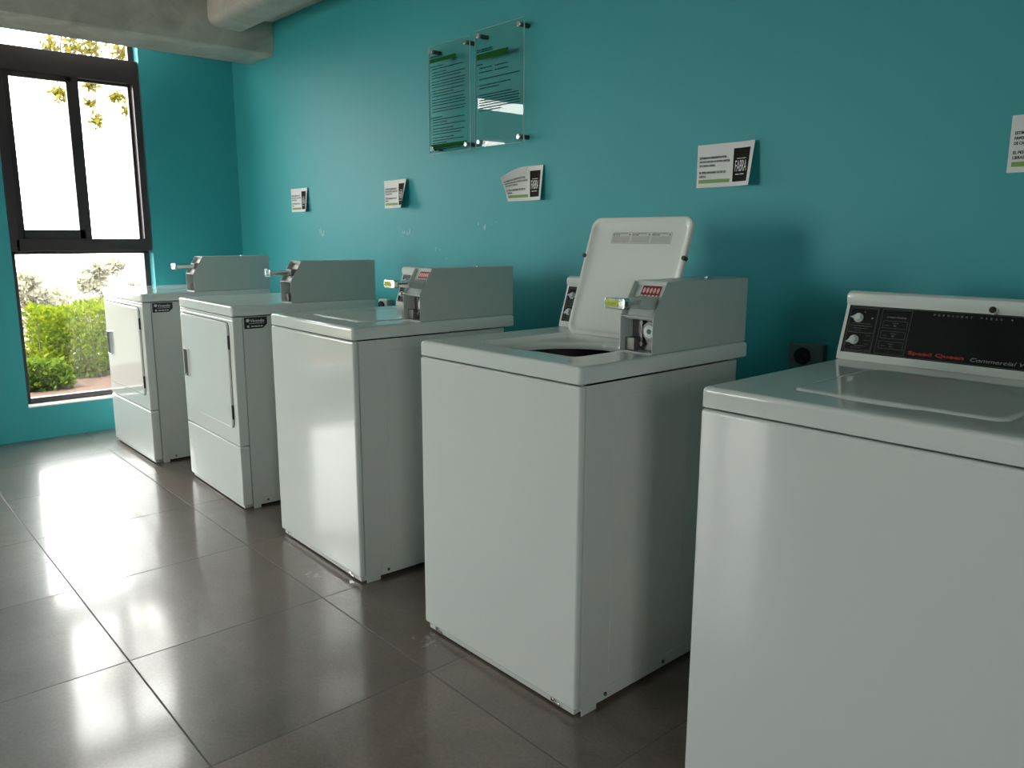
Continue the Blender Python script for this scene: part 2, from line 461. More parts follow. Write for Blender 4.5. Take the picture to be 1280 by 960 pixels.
def window(n, y0, y1, hd=0.0):
    root = thing('window_%d' % n, None, None, (0, 0, 0)); root['kind'] = 'structure'
    # offsets measured from the right jamb y1
    Y = lambda v: y1 + (v + .590)
    f = MB()
    # upper unit, almost flush with the room face
    f.box(-.13, .004, y0 + .002, Y(-1.288) - .035, 1.118, 2.254, .003).box(-.13, .004, Y(-.636), Y(-.598), 1.118, 2.254, .003)
    f.box(-.13, .004, y0 + .03, Y(-.63), 2.120 - hd, 2.254, .003).box(-.13, .004, y0 + .03, Y(-.63), 1.118, 1.186, .003)
    # track ribs
    f.box(-.02, .008, y0 + .03, Y(-.60), 1.185, 1.190).box(.0, .010, y0 + .01, Y(-.60), 1.135, 1.14)
    # transom jamb and lower fixed frame
    f.box(-.13, -.09, Y(-.622), Y(-.584), 2.24, H - .001, .002).box(-.13, -.09, y0 + .002, y0 + .04, 2.24, H - .001, .002)
    f.box(-.13, -.085, Y(-.622), y1 - .002, .206, 1.125, .002).box(-.13, -.085, y0 + .002, Y(-1.340), .206, 1.125, .002)
    f.box(-.13, -.085, y0 + .02, Y(-.60), .206, .238, .002).box(-.13, -.085, y0 + .02, Y(-.60), 1.098, 1.13, .002)
    f.build('window_frame', FRAMEM, root)
    s = MB()
    s.box(-.035, -.005, Y(-1.322), Y(-1.290), 1.19, 2.122, .002).box(-.035, -.005, Y(-1.002), Y(-.936), 1.19, 2.122, .002)
    s.box(-.035, -.005, Y(-1.30), Y(-.97), 1.19, 1.243, .002).box(-.035, -.005, Y(-1.30), Y(-.97), 2.090, 2.122, .002)
    sash = s.build('sliding_sash', FRAMEM, root)
    MB().box(-.022, -.018, Y(-1.292), Y(-.998), 1.24, 2.093).build('glass_pane', PANE, sash)
    s = MB().box(-.075, -.045, Y(-.985), Y(-.945), 1.18, 2.125, .002).box(-.075, -.045, Y(-.652), Y(-.634), 1.18, 2.125, .002)
    s.box(-.075, -.045, Y(-.96), Y(-.64), 2.108, 2.125, .002)
    sash = s.build('fixed_sash', FRAMEM, root)
    MB().box(-.062, -.058, Y(-.95), Y(-.65), 1.183, 2.11).build('glass_pane', PANE, sash)
    MB().box(-.112, -.108, y0 + .02, Y(-.61), .23, 1.11).build('glass_pane', PANE, root)
    MB().box(-.112, -.108, y0 + .03, Y(-.61), 2.25, H - .001).build('glass_pane', PANE, root)
    MB().box(-.2, .001, y0 + .001, y1 - .001, .197, .2055).build('window_sill', SILLM, root)
    return root
for i, (a, b) in enumerate(WIN): window(i + 1, a, b, (0, .10)[i])
# guessed window in the unseen front wall, added as fill light
r = thing('window_4', None, None); r['kind'] = 'structure'
f = MB()
for k in range(4):
    x = a0 + (a1 - a0 - .05) * k / 3
    f.box(x, x + .05, YF - .14, YF - .08, z0, z1, .002)
f.box(a0, a1, YF - .14, YF - .08, z0, z0 + .05, .002).box(a0, a1, YF - .14, YF - .08, z1 - .05, z1, .002)
f.build('window_frame', FRAMEM, r)
MB().box(a0, a1, YF - .113, YF - .109, z0, z1).build('glass_pane', PANE, r)

r = thing('window_5', None, None); r['kind'] = 'structure'  # guessed window in the unseen right wall, added to brighten the room
f = MB()
for k in range(3):
    y = -3.7 + (1.0 - .05) * k / 2
    f.box(XR + .08, XR + .14, y, y + .05, .9, 2.2, .002)
f.box(XR + .08, XR + .14, -3.7, -2.7, .9, .95, .002).box(XR + .08, XR + .14, -3.7, -2.7, 2.15, 2.2, .002)
f.build('window_frame', FRAMEM, r)
MB().box(XR + .109, XR + .113, -3.7, -2.7, .9, 2.2).build('glass_pane', PANE, r)

# ------------------------------------------------------------------ machines
TOPZ, PLZ = .914, .870

def cabinet_body(W, y0, root, side, emboss=True):
    b = MB()
    t = bmesh.new(); bmesh.ops.create_cube(t, size=1)
    for v in t.verts:
        v.co = Vector((-W / 2 + v.co.x * (W - .003), (y0 + .660) / 2 + v.co.y * (.660 - y0), (.014 + .8665) / 2 + v.co.z * (.8665 - .014)))
    es = [e for e in t.edges if abs(e.verts[0].co.z - e.verts[1].co.z) > .1]
    bmesh.ops.bevel(t, geom=es, offset=.006, segments=2, profile=.5, affect='EDGES')
    bmesh.ops.delete(t, geom=[f for f in t.faces if f.normal.z > .9], context='FACES')
    b.add(t)
    # toe strip under the front panel, corner feet and side base rail
    b.box(-W + .012, -.012, .010, .03, .006, .0235, .002)
    for sx in (-1, 1):
        xa = -W + .0005 if sx < 0 else -.0015
        b.box(xa - .0008, xa + .0018, .09, .655, .014, .048, .001)
        b.box(xa - .0008, xa + .0018, y0 + .002, .082, .0005, .06, .001)
        if emboss:
            b.box(xa - .0007, xa + .0016, .127, .281, .085, .827, .0012)
            b.box(xa - .0007, xa + .0016, .43, .60, .085, .827, .0012)
    for x in (-W + .03, -.05):
        for y in (.05, .60): b.cyl((x, y, 0), (x, y, .02), .016)
    body = b.build('cabinet_body', side, root)
    for y in (.115, .36):
        for x0, x1 in ((-.001, .0035), (-W + .001, -W - .0035)): MB().cyl((x0, y, .030), (x1, y, .030), .0055, n=8).build('base_bolt', DARKSTEEL, body)
    return body

def hole_loop(ins, z, k=6):
    L = rrect(-.517 + ins, -.120 - ins, .104 + ins, .490 - ins, max(.004, .028 - ins), z, k)
    L = densify(L)
    out = []
    for x, y, zz in L:
        if y < .112 + ins:                                   # finger scoop in the front edge
            s = max(0, min(1, (x + .44) / .05)) * max(0, min(1, (-.25 - x) / .05))
            s = s * s * (3 - 2 * s)
            y -= .016 * s
        out.append((x, y, zz))
    return out

def match(loop_from, cx, cy, rx, z):
    out = []
    for x, y, _ in loop_from:
        a = math.atan2(y - .29, x + .3185)
        out.append((cx + rx * math.cos(a), cy + rx * math.sin(a), z))
    return out

def washer_top(W, root):
    outer = lambda ins, z, r: densify(rrect(-W + ins, -ins, -.001 + ins, .711 - ins, max(.003, r - ins), z))
    n = len(hole_loop(0, 0))
    def fitn(L):     # resample loop to n points by angle of the hole loop
        return L
    hl = hole_loop(0, TOPZ)
    # outer loops made by projecting the same angles on to the rounded outer rectangle
    def out_at(ins, z):
        x0, x1, y0, y1 = -W + ins, -ins, -.001 + ins, .711 - ins
        R = densify(rrect(x0, x1, y0, y1, max(.004, .012 - ins), z))
        return R
    m = MB()
    A = [out_at(.004, PLZ), out_at(.0, PLZ + .002), out_at(0, TOPZ - .010), out_at(.0012, TOPZ - .0055), out_at(.004, TOPZ - .002), out_at(.009, TOPZ - .0003), out_at(.014, TOPZ)]
    m.loops(A)
    t = bmesh.new()
    o = [t.verts.new(p) for p in out_at(.014, TOPZ)]
    h = [t.verts.new(p) for p in hl]
    eo = [t.edges.new((o[i], o[(i + 1) % len(o)])) for i in range(len(o))]
    eh = [t.edges.new((h[i], h[(i + 1) % len(h)])) for i in range(len(h))]
    bmesh.ops.triangle_fill(t, edges=eo + eh, use_beauty=True)
    bmesh.ops.recalc_face_normals(t, faces=t.faces)
    if sum(f.normal.z for f in t.faces) < 0: bmesh.ops.reverse_faces(t, faces=t.faces)
    m.add(t)
    B = [hl, hole_loop(.002, TOPZ - .0008), hole_loop(.005, TOPZ - .004), hole_loop(.008, TOPZ - .011), hole_loop(.014, TOPZ - .016)]
    last = B[-1]
    C1 = match(last, -.3185, .297, .1795, .8925); C2 = match(last, -.3185, .297, .177, .888); C3 = match(last, -.3185, .297, .176, .880); C4 = match(last, -.3185, .297, .178, .872)
    m.loops(B + [[tuple(Vector(a).lerp(Vector(b), .55)) for a, b in zip(last, C1)], C1, C2, C3, C4])
    bmesh.ops.remove_doubles(m.bm, verts=m.bm.verts, dist=1e-5)
    bmesh.ops.recalc_face_normals(m.bm, faces=m.bm.faces)
    return m.build('top_panel', ENAMEL, root)

def lid_mesh():
    """lid lying closed; hinge line at y=.488, built about the hinge"""
    m = MB()
    x0, x1, y0, y1 = -.5135, -.1235, .107 - .488, -.001
    R = lambda ins, z: rrect(x0 + ins, x1 - ins, y0 + ins, y1 - ins, max(.004, .032 - ins), z, 8)
    m.loops([R(.020, .0045), R(.010, .0045), R(.004, .0035), R(.001, .001), R(0, -.003), R(0, -.010), R(.002, -.0125), R(.006, -.0135), R(.011, -.0125), R(.0145, -.009), R(.019, -.004), R(.028, -.0015), R(.04, -.001)], True, True)
    return m

def console(root, W, full=True):
    x0, x1 = -.650, -.130
    prof = [(.575, .9145), (.578, .929), (.6165, 1.050), (.613, 1.058), (.6115, 1.068), (.614, 1.077), (.622, 1.0825), (.635, 1.0835), (.690, 1.076), (.702, 1.068), (.705, .9145)]
    # ends rounded by shrinking the profile about its middle
    cy, cz = .652, .995
    L = []
    for x, k in ((x0, .965), (x0 + .0015, .983), (x0 + .005, 1), (x1 - .005, 1), (x1 - .0015, .983), (x1, .965)):
        L.append([(x, cy + (p[0] - cy) * k, (cz + (p[1] - cz) * k) if p[1] > .92 else p[1]) for p in prof])
    c = MB().loops(L, True, True).build('control_console', ENAMEL, root)
    O = Vector((0, .578, .929)); s = (Vector((0, .6165, 1.050)) - O).normalized(); n = Vector((0, -s.z, s.y))
    O2 = O - s * .0155                                       # v is measured from the console foot
    def at(u, v, d=0): return tuple(O2 + Vector((u, 0, 0)) + s * v + n * d)
    def slab(u0, u1, v0, v1, d0, d1):
        V = [at(*q) for q in ((u0, v0, d0), (u1, v0, d0), (u1, v1, d0), (u0, v1, d0), (u0, v0, d1), (u1, v0, d1), (u1, v1, d1), (u0, v1, d1))]
        return V, [(3, 2, 1, 0), (4, 5, 6, 7), (0, 1, 5, 4), (1, 2, 6, 5), (2, 3, 7, 6), (3, 0, 4, 7)]
    V, F = slab(-.6405, -.140, .0195, .1395, -.002, .0012)
    panel = MB().raw(V, F).build('control_panel', PANELBLACK, c, smooth=False)
    fl = Flat(lambda x, y: at(x, y, .0016))
    g = Flat(lambda x, y: at(x, y, .0017))
    gl = Flat(lambda x, y: at(x, y, .00165))
    gl.rect(-.638, -.142, .1368, .1376); gl.rect(-.638, -.142, .0215, .0223)
    gl.frame(-.636, -.5655, .0245, .1345, .0009); gl.frame(-.6335, -.568, .027, .132, .0006)
    gl.frame(-.557, -.4865, .0245, .1345, .0009)
    for v0 in (.088, .0625, .037): gl.frame(-.5505, -.4925, v0, v0 + .0185, .0008)
    for k, (v, a, b_) in enumerate(((.0935, -.625, -.578), (.0875, -.628, -.574), (.0815, -.62, -.585), (.076, -.615, -.60), (.0705, -.63, -.57), (.0375, -.61, -.58), (.032, -.618, -.59), (.064, -.586, -.574), (.052, -.588, -.572), (.043, -.585, -.575))):
        gl.words(a, b_, v, .0016, k)
    for k, v in enumerate((.1000, .0745, .049)): gl.words(-.528, -.514, v, .0016, 20 + k); gl.rect(-.524, -.518, v - .007, v - .003)
    gl.words(-.545, -.535, .094, .0014, 31); gl.words(-.545, -.535, .069, .0014, 32); gl.words(-.545, -.535, .0435, .0014, 33)
    g.text('CYCLE STATUS', -.5440, -.4980, .1135, .0034)
    word = 'PERMANENT'
    for i, ch in enumerate(word):
        u = -.4365 + i * .0787 / 8; g.text(ch, u - .0018, u + .0018, .1265, .0045)
    for i, ch in enumerate('PRESS'):
        u = -.3365 + i * .0393 / 4; g.text(ch, u - .0018, u + .0018, .1265, .0045)
    g.disc(-.276, .1290, .0018)
    g.disc(-.5785, .1090, .0020); g.disc(-.5995, .124, .0016); g.disc(-.626, .114, .0014)
    g.text('Commercial Washer', -.3420, -.1850, .0285, .0085, shear=.25)
    rd = Flat(lambda x, y: at(x, y, .0017))
    rd.text('Speed Queen', -.4780, -.3555, .0300, .0085, offset=.035)
    gl.build('thin_panel_lines', LINEGREY, c)
    g.build('grey_lettering', LETTERGREY, c)
    rd.build('red_lettering', LETTERRED, c, 'red italic brand lettering')
    for k, (u, v, ang) in enumerate(((-.612, .108, 180), (-.612, .052, 205))):
        m = MB()
        pts = []
        for j in range(20):
            a = math.radians(30 + 300 * j / 19); pts.append((math.cos(a) * .0085, math.sin(a) * .0085))
        pts.append((.0185, 0))
        a = math.radians(ang)
        rot = [(p[0] * math.cos(a) - p[1] * math.sin(a), p[0] * math.sin(a) + p[1] * math.cos(a)) for p in pts]
        m.loops([[at(u + p[0] * sc, v + p[1] * sc, d) for p in rot] for sc, d in ((1.0, .0012), (1.0, .011), (.9, .0125))], False, True)
        m.cyl(at(u, v, .0012), at(u, v, .006), .0115, n=24)
        m.build('selector_knob', KNOBW, c)
    m = MB().cyl(at(-.3165, .1480, .003), at(-.3165, .1480, .0098), .0075, n=24)
    m.build('lock_plug', BLACK, c)
    MB().cyl(at(-.3165, .1480, .002), at(-.3165, .1480, .0090), .0102, n=24).build('plug_collar', KNOBW, c)
    return c

def coin_box(root, style, W):
    """grey steel coin vault with push-in slide; style 'dryer', 'open' or 'shut'"""
    xa, xb = -.125, -.015
    zb, zm, zt = .9145, 1.010, 1.100
    yf, yt, yb = .281, .336, .714
    prof = [(yf, zb), (yb, zb), (yb, zt), (yt, zt), (yf, zm)]
    h = MB()
    h.prism(prof, xa, xa + .0022, 'x', .0006, 1).prism(prof, xb - .0022, xb, 'x', .0006, 1)
    h.box(xa, xb, yt - .001, yb, zt - .002, zt).box(xa, xb, yb - .002, yb, zb, zt)
    h.box(xa + .001, xb - .001, yf + .001, yb - .001, zb, zb + .002)
    h.box(xa + .001, xb - .001, yf - .0005, .345, zm - .002, zm + .0005, .0004, 1)
    h.box(xa + .001, xb - .001, .3455, .352, zb, zt - .001)
    hb = h.build('coin_box', BOXPAINT, root)
    # lower recess: vault face, bracket and lock
    v = MB().box(xa + .003, xb - .003, .330, .3454, zb + .002, zm - .002, .001)
    v.box(xa + .040, xa + .046, .318, .331, zb + .012, zm - .010, .002).cyl((xa + .043, .316, zm - .020), (xa + .043, .332, zm - .020), .006, n=12).cyl((xa + .043, .316, zb + .020), (xa + .043, .332, zb + .020), .006, n=12)
    v.box(xa + .004, xa + .034, .300, .331, zb + .002, zb + .036, .002)
    v.build('vault_face', STEEL, hb)
    MB().cyl((-.048, .312, .970), (-.048, .331, .970), .0265, n=28, bev=.002).build('lock_housing', DARKSTEEL, hb)
    MB().cyl((-.048, .307, .970), (-.048, .3125, .970), .0175, n=28, bev=.001).build('lock_ring', mat('lock_ring_pale', (.62, .72, .70), .4), hb)
    MB().cyl((-.048, .3055, .970), (-.048, .3075, .970), .0065, n=16).build('keyhole', BLACK, hb)
    # upper slanted recess face
    s = Vector((0, yt - yf, zt - zm)).normalized(); n = Vector((0, -s.z, s.y))
    base = Vector((0, yf, zm)) - n * .014
    def at(x, q, d=0): p = base + s * q + n * d; return (x, p.y, p.z)
    V = [at(xa + .002, 0), at(xb - .002, 0), at(xb - .002, .108), at(xa + .002, .108)]
    V += [at(xa + .002, 0, -.004), at(xb - .002, 0, -.004), at(xb - .002, .108, -.004), at(xa + .002, .108, -.004)]
    MB().raw(V, [(0, 1, 2, 3), (7, 6, 5, 4), (0, 4, 5, 1), (1, 5, 6, 2), (2, 6, 7, 3), (3, 7, 4, 0)]).build('slide_plate', BOXPAINT if style != 'dryer' else STEEL, hb, smooth=False)
    # chute the slide runs in
    c = MB().prism([(.250, 1.034), (.345, 1.026), (.372, 1.050), (.345, 1.062), (.262, 1.058), (.250, 1.052)], -.100, -.034, 'x', .002, 1) if style != 'dryer' else \
        MB().box(-.095, -.045, .300, .36, 1.034, 1.064, .004)
    c.build('slide_chute', BOXPAINT if style != 'dryer' else STEEL, hb)
    if style == 'dryer':
        m = MB().box(-.088, -.052, .205, .33, 1.0455, 1.0505, .001).box(-.092, -.086, .205, .32, 1.038, 1.058, .002).box(-.054, -.048, .205, .32, 1.038, 1.058, .002)
        m.build('coin_slide', CHROME, hb)
        m = MB().box(-.097, -.043, .196, .210, 1.032, 1.067, .005)
        m.build('slide_handle', CHROME, hb)
    else:
        MB().box(-.094, -.040, .205, .262, 1.046, 1.054, .001).build('coin_slide', CHROME, hb)
        m = MB().loops([rrect(-.100 + i, -.030 - i, 1.034 + i, 1.064 - i, max(.002, .008 - i), y) for i, y in ((.004, .186), (.001, .188), (0, .192), (0, .206), (.004, .208))], True, True)
        for vv in m.bm.verts: vv.co = Vector((vv.co.x, vv.co.z, vv.co.y))
        bmesh.ops.recalc_face_normals(m.bm, faces=m.bm.faces)
        hd = m.build('slide_handle', CHROME, hb)
        MB().box(-.093, -.052, .1845, .1862, 1.0405, 1.0585, .0005, 1).build('yellow_price_label', YELLOW, hb)
        t = Flat(lambda x, y: (x, .1841, y)); t.text('COIN', -.085, -.060, 1.046, .0065); t.build('label_lettering', INKGREY, hb)
        a = lambda x, q: at(x, q, .0012)
        r_ = Flat(lambda x, y: at(x, y, .0015)); r_.rect(-.098, -.036, .064, .098); r_.build('coin_picture_label', REDLAB, hb)
        p = Flat(lambda x, y: at(x, y, .0021))
        for k in range(5):
            cx = -.090 + k * .0115
            p.add([(cx + .0042 * math.cos(2 * PI * j / 12), .084 + .0085 * math.sin(2 * PI * j / 12)) for j in range(12)], [tuple(range(12))])
        p.build('coin_pictures', PINKLAB, hb)
        p = Flat(lambda x, y: at(x, y, .0021))
        for k in range(5): p.rect(-.096 + k * .0125, -.0885 + k * .0125, .0650, .0705)
        p.build('label_numbers', STICK_WHITE, hb)
        v = MB(); v.raw([at(-.105, .055, .0008), at(-.028, .055, .0008), at(-.028, .103, .0008), at(-.105, .103, .0008)], [(0, 1, 2, 3)]).build('label_backing', KNOBW, hb, smooth=False)
    MB().cyl((-.062, .575, zt), (-.062, .575, zt + .004), .006, n=12).build('lid_screw', CHROME, hb)
    return hb

def front_panel(W, root, z0, z1, y1, name='front_panel', seal=None):
    m = MB().box(-W, 0, 0, y1, z0, z1, .0075, 3)
    return m.build(name, ENAMEL, root)

def washer(x, y, rz, label, lid_open=False, box=True, group='white top-loading washers in the row', boxstyle='shut'):
    W = .650
    root = thing('washing_machine', label, 'washing machine', (x, y, 0), rz, group)
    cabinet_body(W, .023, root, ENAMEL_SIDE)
    fp = front_panel(W, root, .0245, .8665, .022)
    for cx in (-.585, -.075): MB().box(cx - .018, cx - .004, .006, .014, .012, .022, .001).box(cx - .006, cx + .014, .006, .014, .008, .016, .001).build('spring_clip', CHROME, fp)
    washer_top(W, root)
    # drum
    m = MB()
    ring = lambda r, z: [(-.3185 + r * math.cos(2 * PI * k / 48), .297 + r * math.sin(2 * PI * k / 48), z) for k in range(48)]
    m.loops([ring(.215, .835), ring(.210, .842), ring(.185, .842), ring(.180, .836), ring(.180, .80)])
    tub = m.build('tub_ring', GALV, root)
    MB().loops([ring(.235, .868), ring(.235, .60), ring(.206, .60)]).build('outer_tub', BLACK, tub)
    m = MB().loops([ring(.205, .832), ring(.205, .45), ring(.19, .42), ring(.05, .42)], False, True)
    m.cyl((-.3185, .297, .42), (-.3185, .297, .70), .05, .03, n=24)
    for k in range(4):
        a = k * PI / 2 + .4
        m.box(-.012, .012, -.075, .075, .45, .68, .005, M=Matrix.Translation((-.3185, .297, 0)) @ Matrix.Rotation(a, 4, 'Z') @ Matrix.Translation((.05, 0, 0)) @ Matrix.Diagonal((1, .3, 1, 1)))
    m.build('wash_drum', TUBM, tub)
    lid = lid_mesh()
    Mx = Matrix.Translation((0, .488 if not lid_open else .484, .9125 if not lid_open else .909))
    if lid_open: Mx = Mx @ Matrix.Rotation(math.radians(-(90 + 18.5)), 4, 'X')
    lid.bm.transform(Mx)
    lo = lid.build('lid', ENAMEL, root)
    if lid_open:
        for cx in (-.5115, -.1255):
            bm_ = MB().cyl((cx, -.255, -.0180), (cx, -.255, -.002), .0068, n=14, bev=.001)
            bm_.bm.transform(Mx); bm_.build('rubber_bumper', RUBBER_GAP, lo)
        bk = Flat(lambda u, v: tuple(Mx @ Vector((u, v, -.0016))))
        # closed-lid coordinates: y runs from hinge to front edge (negative)
        x0, x1, ya, yb = -.425, -.195, -.335, -.300
        back = Flat(lambda u, v: tuple(Mx @ Vector((u, -v, -.0014)))); back.rect(x0, x1, -yb, -ya)
        lab = back.build('instruction_label', LABELW, lo, 'white instruction label in three columns')
        k = Flat(lambda u, v: tuple(Mx @ Vector((u, -v, -.0019))))
        cw = (x1 - x0) / 3
        k.frame(x0, x1, .300, .335, .0008)
        for c_ in range(3):
            a = x0 + c_ * cw + .003; b = x0 + (c_ + 1) * cw - .004
            k.words(a, b - .012, .3305, .0022, 50 + c_)
            k.words(a, a + .028, .3255, .0030, 60 + c_)
            for j in range(8): k.words(a, b, .3215 - j * .0026, .0009, 70 + c_ * 9 + j)
            k.disc(b - .004, .3285, .0030, 10)
        k.build('label_print', INKGREY, lo)
        for cx in (-.47, -.165): MB().cyl((cx - .02, .4925, .914), (cx + .02, .4925, .914), .004, n=10).build('lid_hinge', DARKSTEEL, lo)
    console(root, W)
    if box: coin_box(root, boxstyle, W)
    return root

def dryer(x, y, rz, label):
    W = .690
    root = thing('tumble_dryer', label, 'tumble dryer', (x, y, 0), rz, 'white dryers at the window end of the row')
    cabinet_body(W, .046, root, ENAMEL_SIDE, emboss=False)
    m = MB()
    R = lambda ins, z, r: rrect(-W + ins, -ins, -.001 + ins, .711 - ins, r, z)
    m.loops([R(.004, PLZ, .008), R(0, PLZ + .002, .010), R(0, TOPZ - .008, .010), R(.001, TOPZ - .004, .010), R(.004, TOPZ - .001, .010), R(.009, TOPZ, .01)], True, True)
    m.build('top_panel', ENAMEL, root)
    fp = MB().box(-W, 0, 0, .045, .2955, .8550, .006, 3).box(-W + .002, -.002, .003, .045, .853, .8675, .002, 2).build('front_panel', ENAMEL, root)
    MB().box(-W, 0, 0, .045, .0215, .2915, .006, 3).build('lower_panel', ENAMEL, root)
    S = lambda ins, y: [(p[0], y, p[1]) for p in rrect(-.648 + ins, -.045 - ins, .374 + ins, .8415 - ins, max(.004, .022 - ins), 0, 6)]
    door = MB().loops([S(.0, -.0005), S(0, -.007), S(.001, -.009), S(.004, -.0105), S(.008, -.011)], True, True).build('door', ENAMEL, root)
    MB().loops([S(-.0028, .0005), S(-.0028, -.0014)], True, True).build('door_gap_shade', RUBBER_GAP, door)  # dark sheet standing in for the shaded gap around the door
    m = MB()
    m.box(-.610, -.606, -.022, -.010, .540, .672, .001).box(-.556, -.552, -.022, -.010, .540, .672, .001).box(-.610, -.552, -.022, -.010, .668, .672, .001).box(-.610, -.552, -.022, -.010, .540, .544, .001)
    m.build('door_handle', CHROME, door)
    MB().box(-.606, -.556, -.0125, -.0105, .544, .668).build('handle_recess', DARKSTEEL, door)
    m = MB().box(-.0465, -.039, -.0095, -.001, .727, .786, .001).build('hinge', BLACK, door)
    m = MB().box(-.0465, -.039, -.0095, -.001, .414, .478, .001).build('hinge', BLACK, door)
    # black sticker on the side, near the top front
    st = Flat(lambda u, v: (.0003, .052 + u, .8145 + v))
    st.add([(0, 0), (.083, 0), (.103, .018), (.103, .0495), (0, .0495)], [(0, 1, 2, 3, 4)])
    s = st.build('sticker', STICK_BLACK, root, 'black service sticker with white lettering')
    tx = Flat(lambda u, v: (.0008, .052 + u, .8145 + v))
    tx.text('Vivendo', .026, .090, .0285, .0125, offset=.02)
    tx.disc(.016, .036, .0075); tx.words(.022, .088, .0215, .0022, 3); tx.rect(.012, .022, .006, .015); tx.words(.030, .082, .0075, .0048, 4)
    tx.build('sticker_lettering', STICK_WHITE, s)
    coin_box(root, 'dryer', W)
    return root

dryer(1.0173, -.9881, .0048, 'white tumble dryer farthest away, right beside the window')
dryer(2.0351, -.9287, -.0267, 'white tumble dryer second from the window, between dryer and closed washer')
washer(3.0514, -.9357, -.0204, 'closed white washing machine in the middle of the row, beside the dryers')
washer(4.1046, -.9416, .0048, 'white top-loading washing machine with its lid standing open', lid_open=True)
washer(5.0756, -.9163, .0054, 'nearest white washing machine, cut off at the right edge, black console with red lettering')

# ------------------------------------------------------------------ paper notices
def notice(x0, ztop, label, lift, seed, droop=0, Wp=.222, Hp=.137):
    def surf(u, v, d=0):
        """u 0..1 left to right, v 0..1 bottom to top"""
        y = .0009 + lift * max(0, u - .45) ** 2 * (1.25 - .9 * v) * 3 + .0012 * (1 + math.sin(9 * u + seed)) * (.5 + v) * min(1, u * 5)
        x = x0 + u * Wp; z = ztop - Hp + v * Hp
        if droop:
            k = max(0, 1 - u / .58) * v
            y += droop * k; z -= droop * .72 * k * k + .004 * k; x += .010 * k
        return (x, -max(0.0, y - .0009 + d), z)
    V, F = [], []
    nu, nv = 24, 12
    for lay in (0, .0004):
        for j in range(nv + 1):
            for i in range(nu + 1): V.append(surf(i / nu, j / nv, lay))
    q = (nu + 1) * (nv + 1)
    for j in range(nv):
        for i in range(nu):
            a = j * (nu + 1) + i
            F.append((q + a, q + a + 1, q + a + nu + 2, q + a + nu + 1)); F.append((a + nu + 1, a + nu + 2, a + 1, a))
    root = MB().raw(V, F).build('paper_sign', PAPER)
    tag(root, label, 'notice', 'paper notices taped to the teal wall')
    def grid(f, u0, u1, v0, v1, n=8):
        for i in range(n):
            f.rect(u0 + (u1 - u0) * i / n, u0 + (u1 - u0) * (i + 1) / n, v0, (v0 + v1) / 2)
            f.rect(u0 + (u1 - u0) * i / n, u0 + (u1 - u0) * (i + 1) / n, (v0 + v1) / 2, v1)
    t = Flat(lambda u, v: surf(u, v, .0012))
    t.text('ESTIMADO RESIDENTE POR', .045, .52, .665, .052, offset=.03)
    t.text('FAVOR SACAR LA ROPA ANTES', .045, .575, .575, .052, offset=.03)
    t.text('DE CADA CARGA.', .045, .33, .485, .052, offset=.03)
    t.text('EL PESO MAXIMO ES DE 20', .045, .51, .325, .052, offset=.03)
    t.text('LIBRAS.', .045, .17, .235, .052, offset=.03)
    t.build('printed_text', INK, root)
    g = Flat(lambda u, v: surf(u, v, .0010)); grid(g, .04, .585, .10, .185); g.build('green_bar', BARGREEN, root)
    g = Flat(lambda u, v: surf(u, v, .0010)); grid(g, .635, .935, .10, .86, 6)
    lg = g.build('logo_block', LOGOBG, root, 'dark block with white logo lettering')
    t = Flat(lambda u, v: surf(u, v, .0016))
    t.text('FABRA', .675, .895, .33, .25); t.rect(.70, .87, .615, .628); t.words(.69, .88, .255, .018, 5)
    t.build('logo_lettering', STICK_WHITE, root)
    return root
notice(.764, 1.490, 'small white paper notice on the wall above the farthest dryer, leftmost notice', .020, 1)
notice(1.806, 1.489, 'white paper notice above the second dryer with its right edge lifting', .045, 2)
notice(2.768, 1.496, 'white paper notice below the glass signs with its top left corner peeling forward', .020, 3, droop=.055)
notice(3.727, 1.512, 'crinkled white paper notice with dark logo block above the open washer', .035, 4)
notice(4.655, 1.511, 'white paper notice cut off by the right edge of the photo', .020, 5)

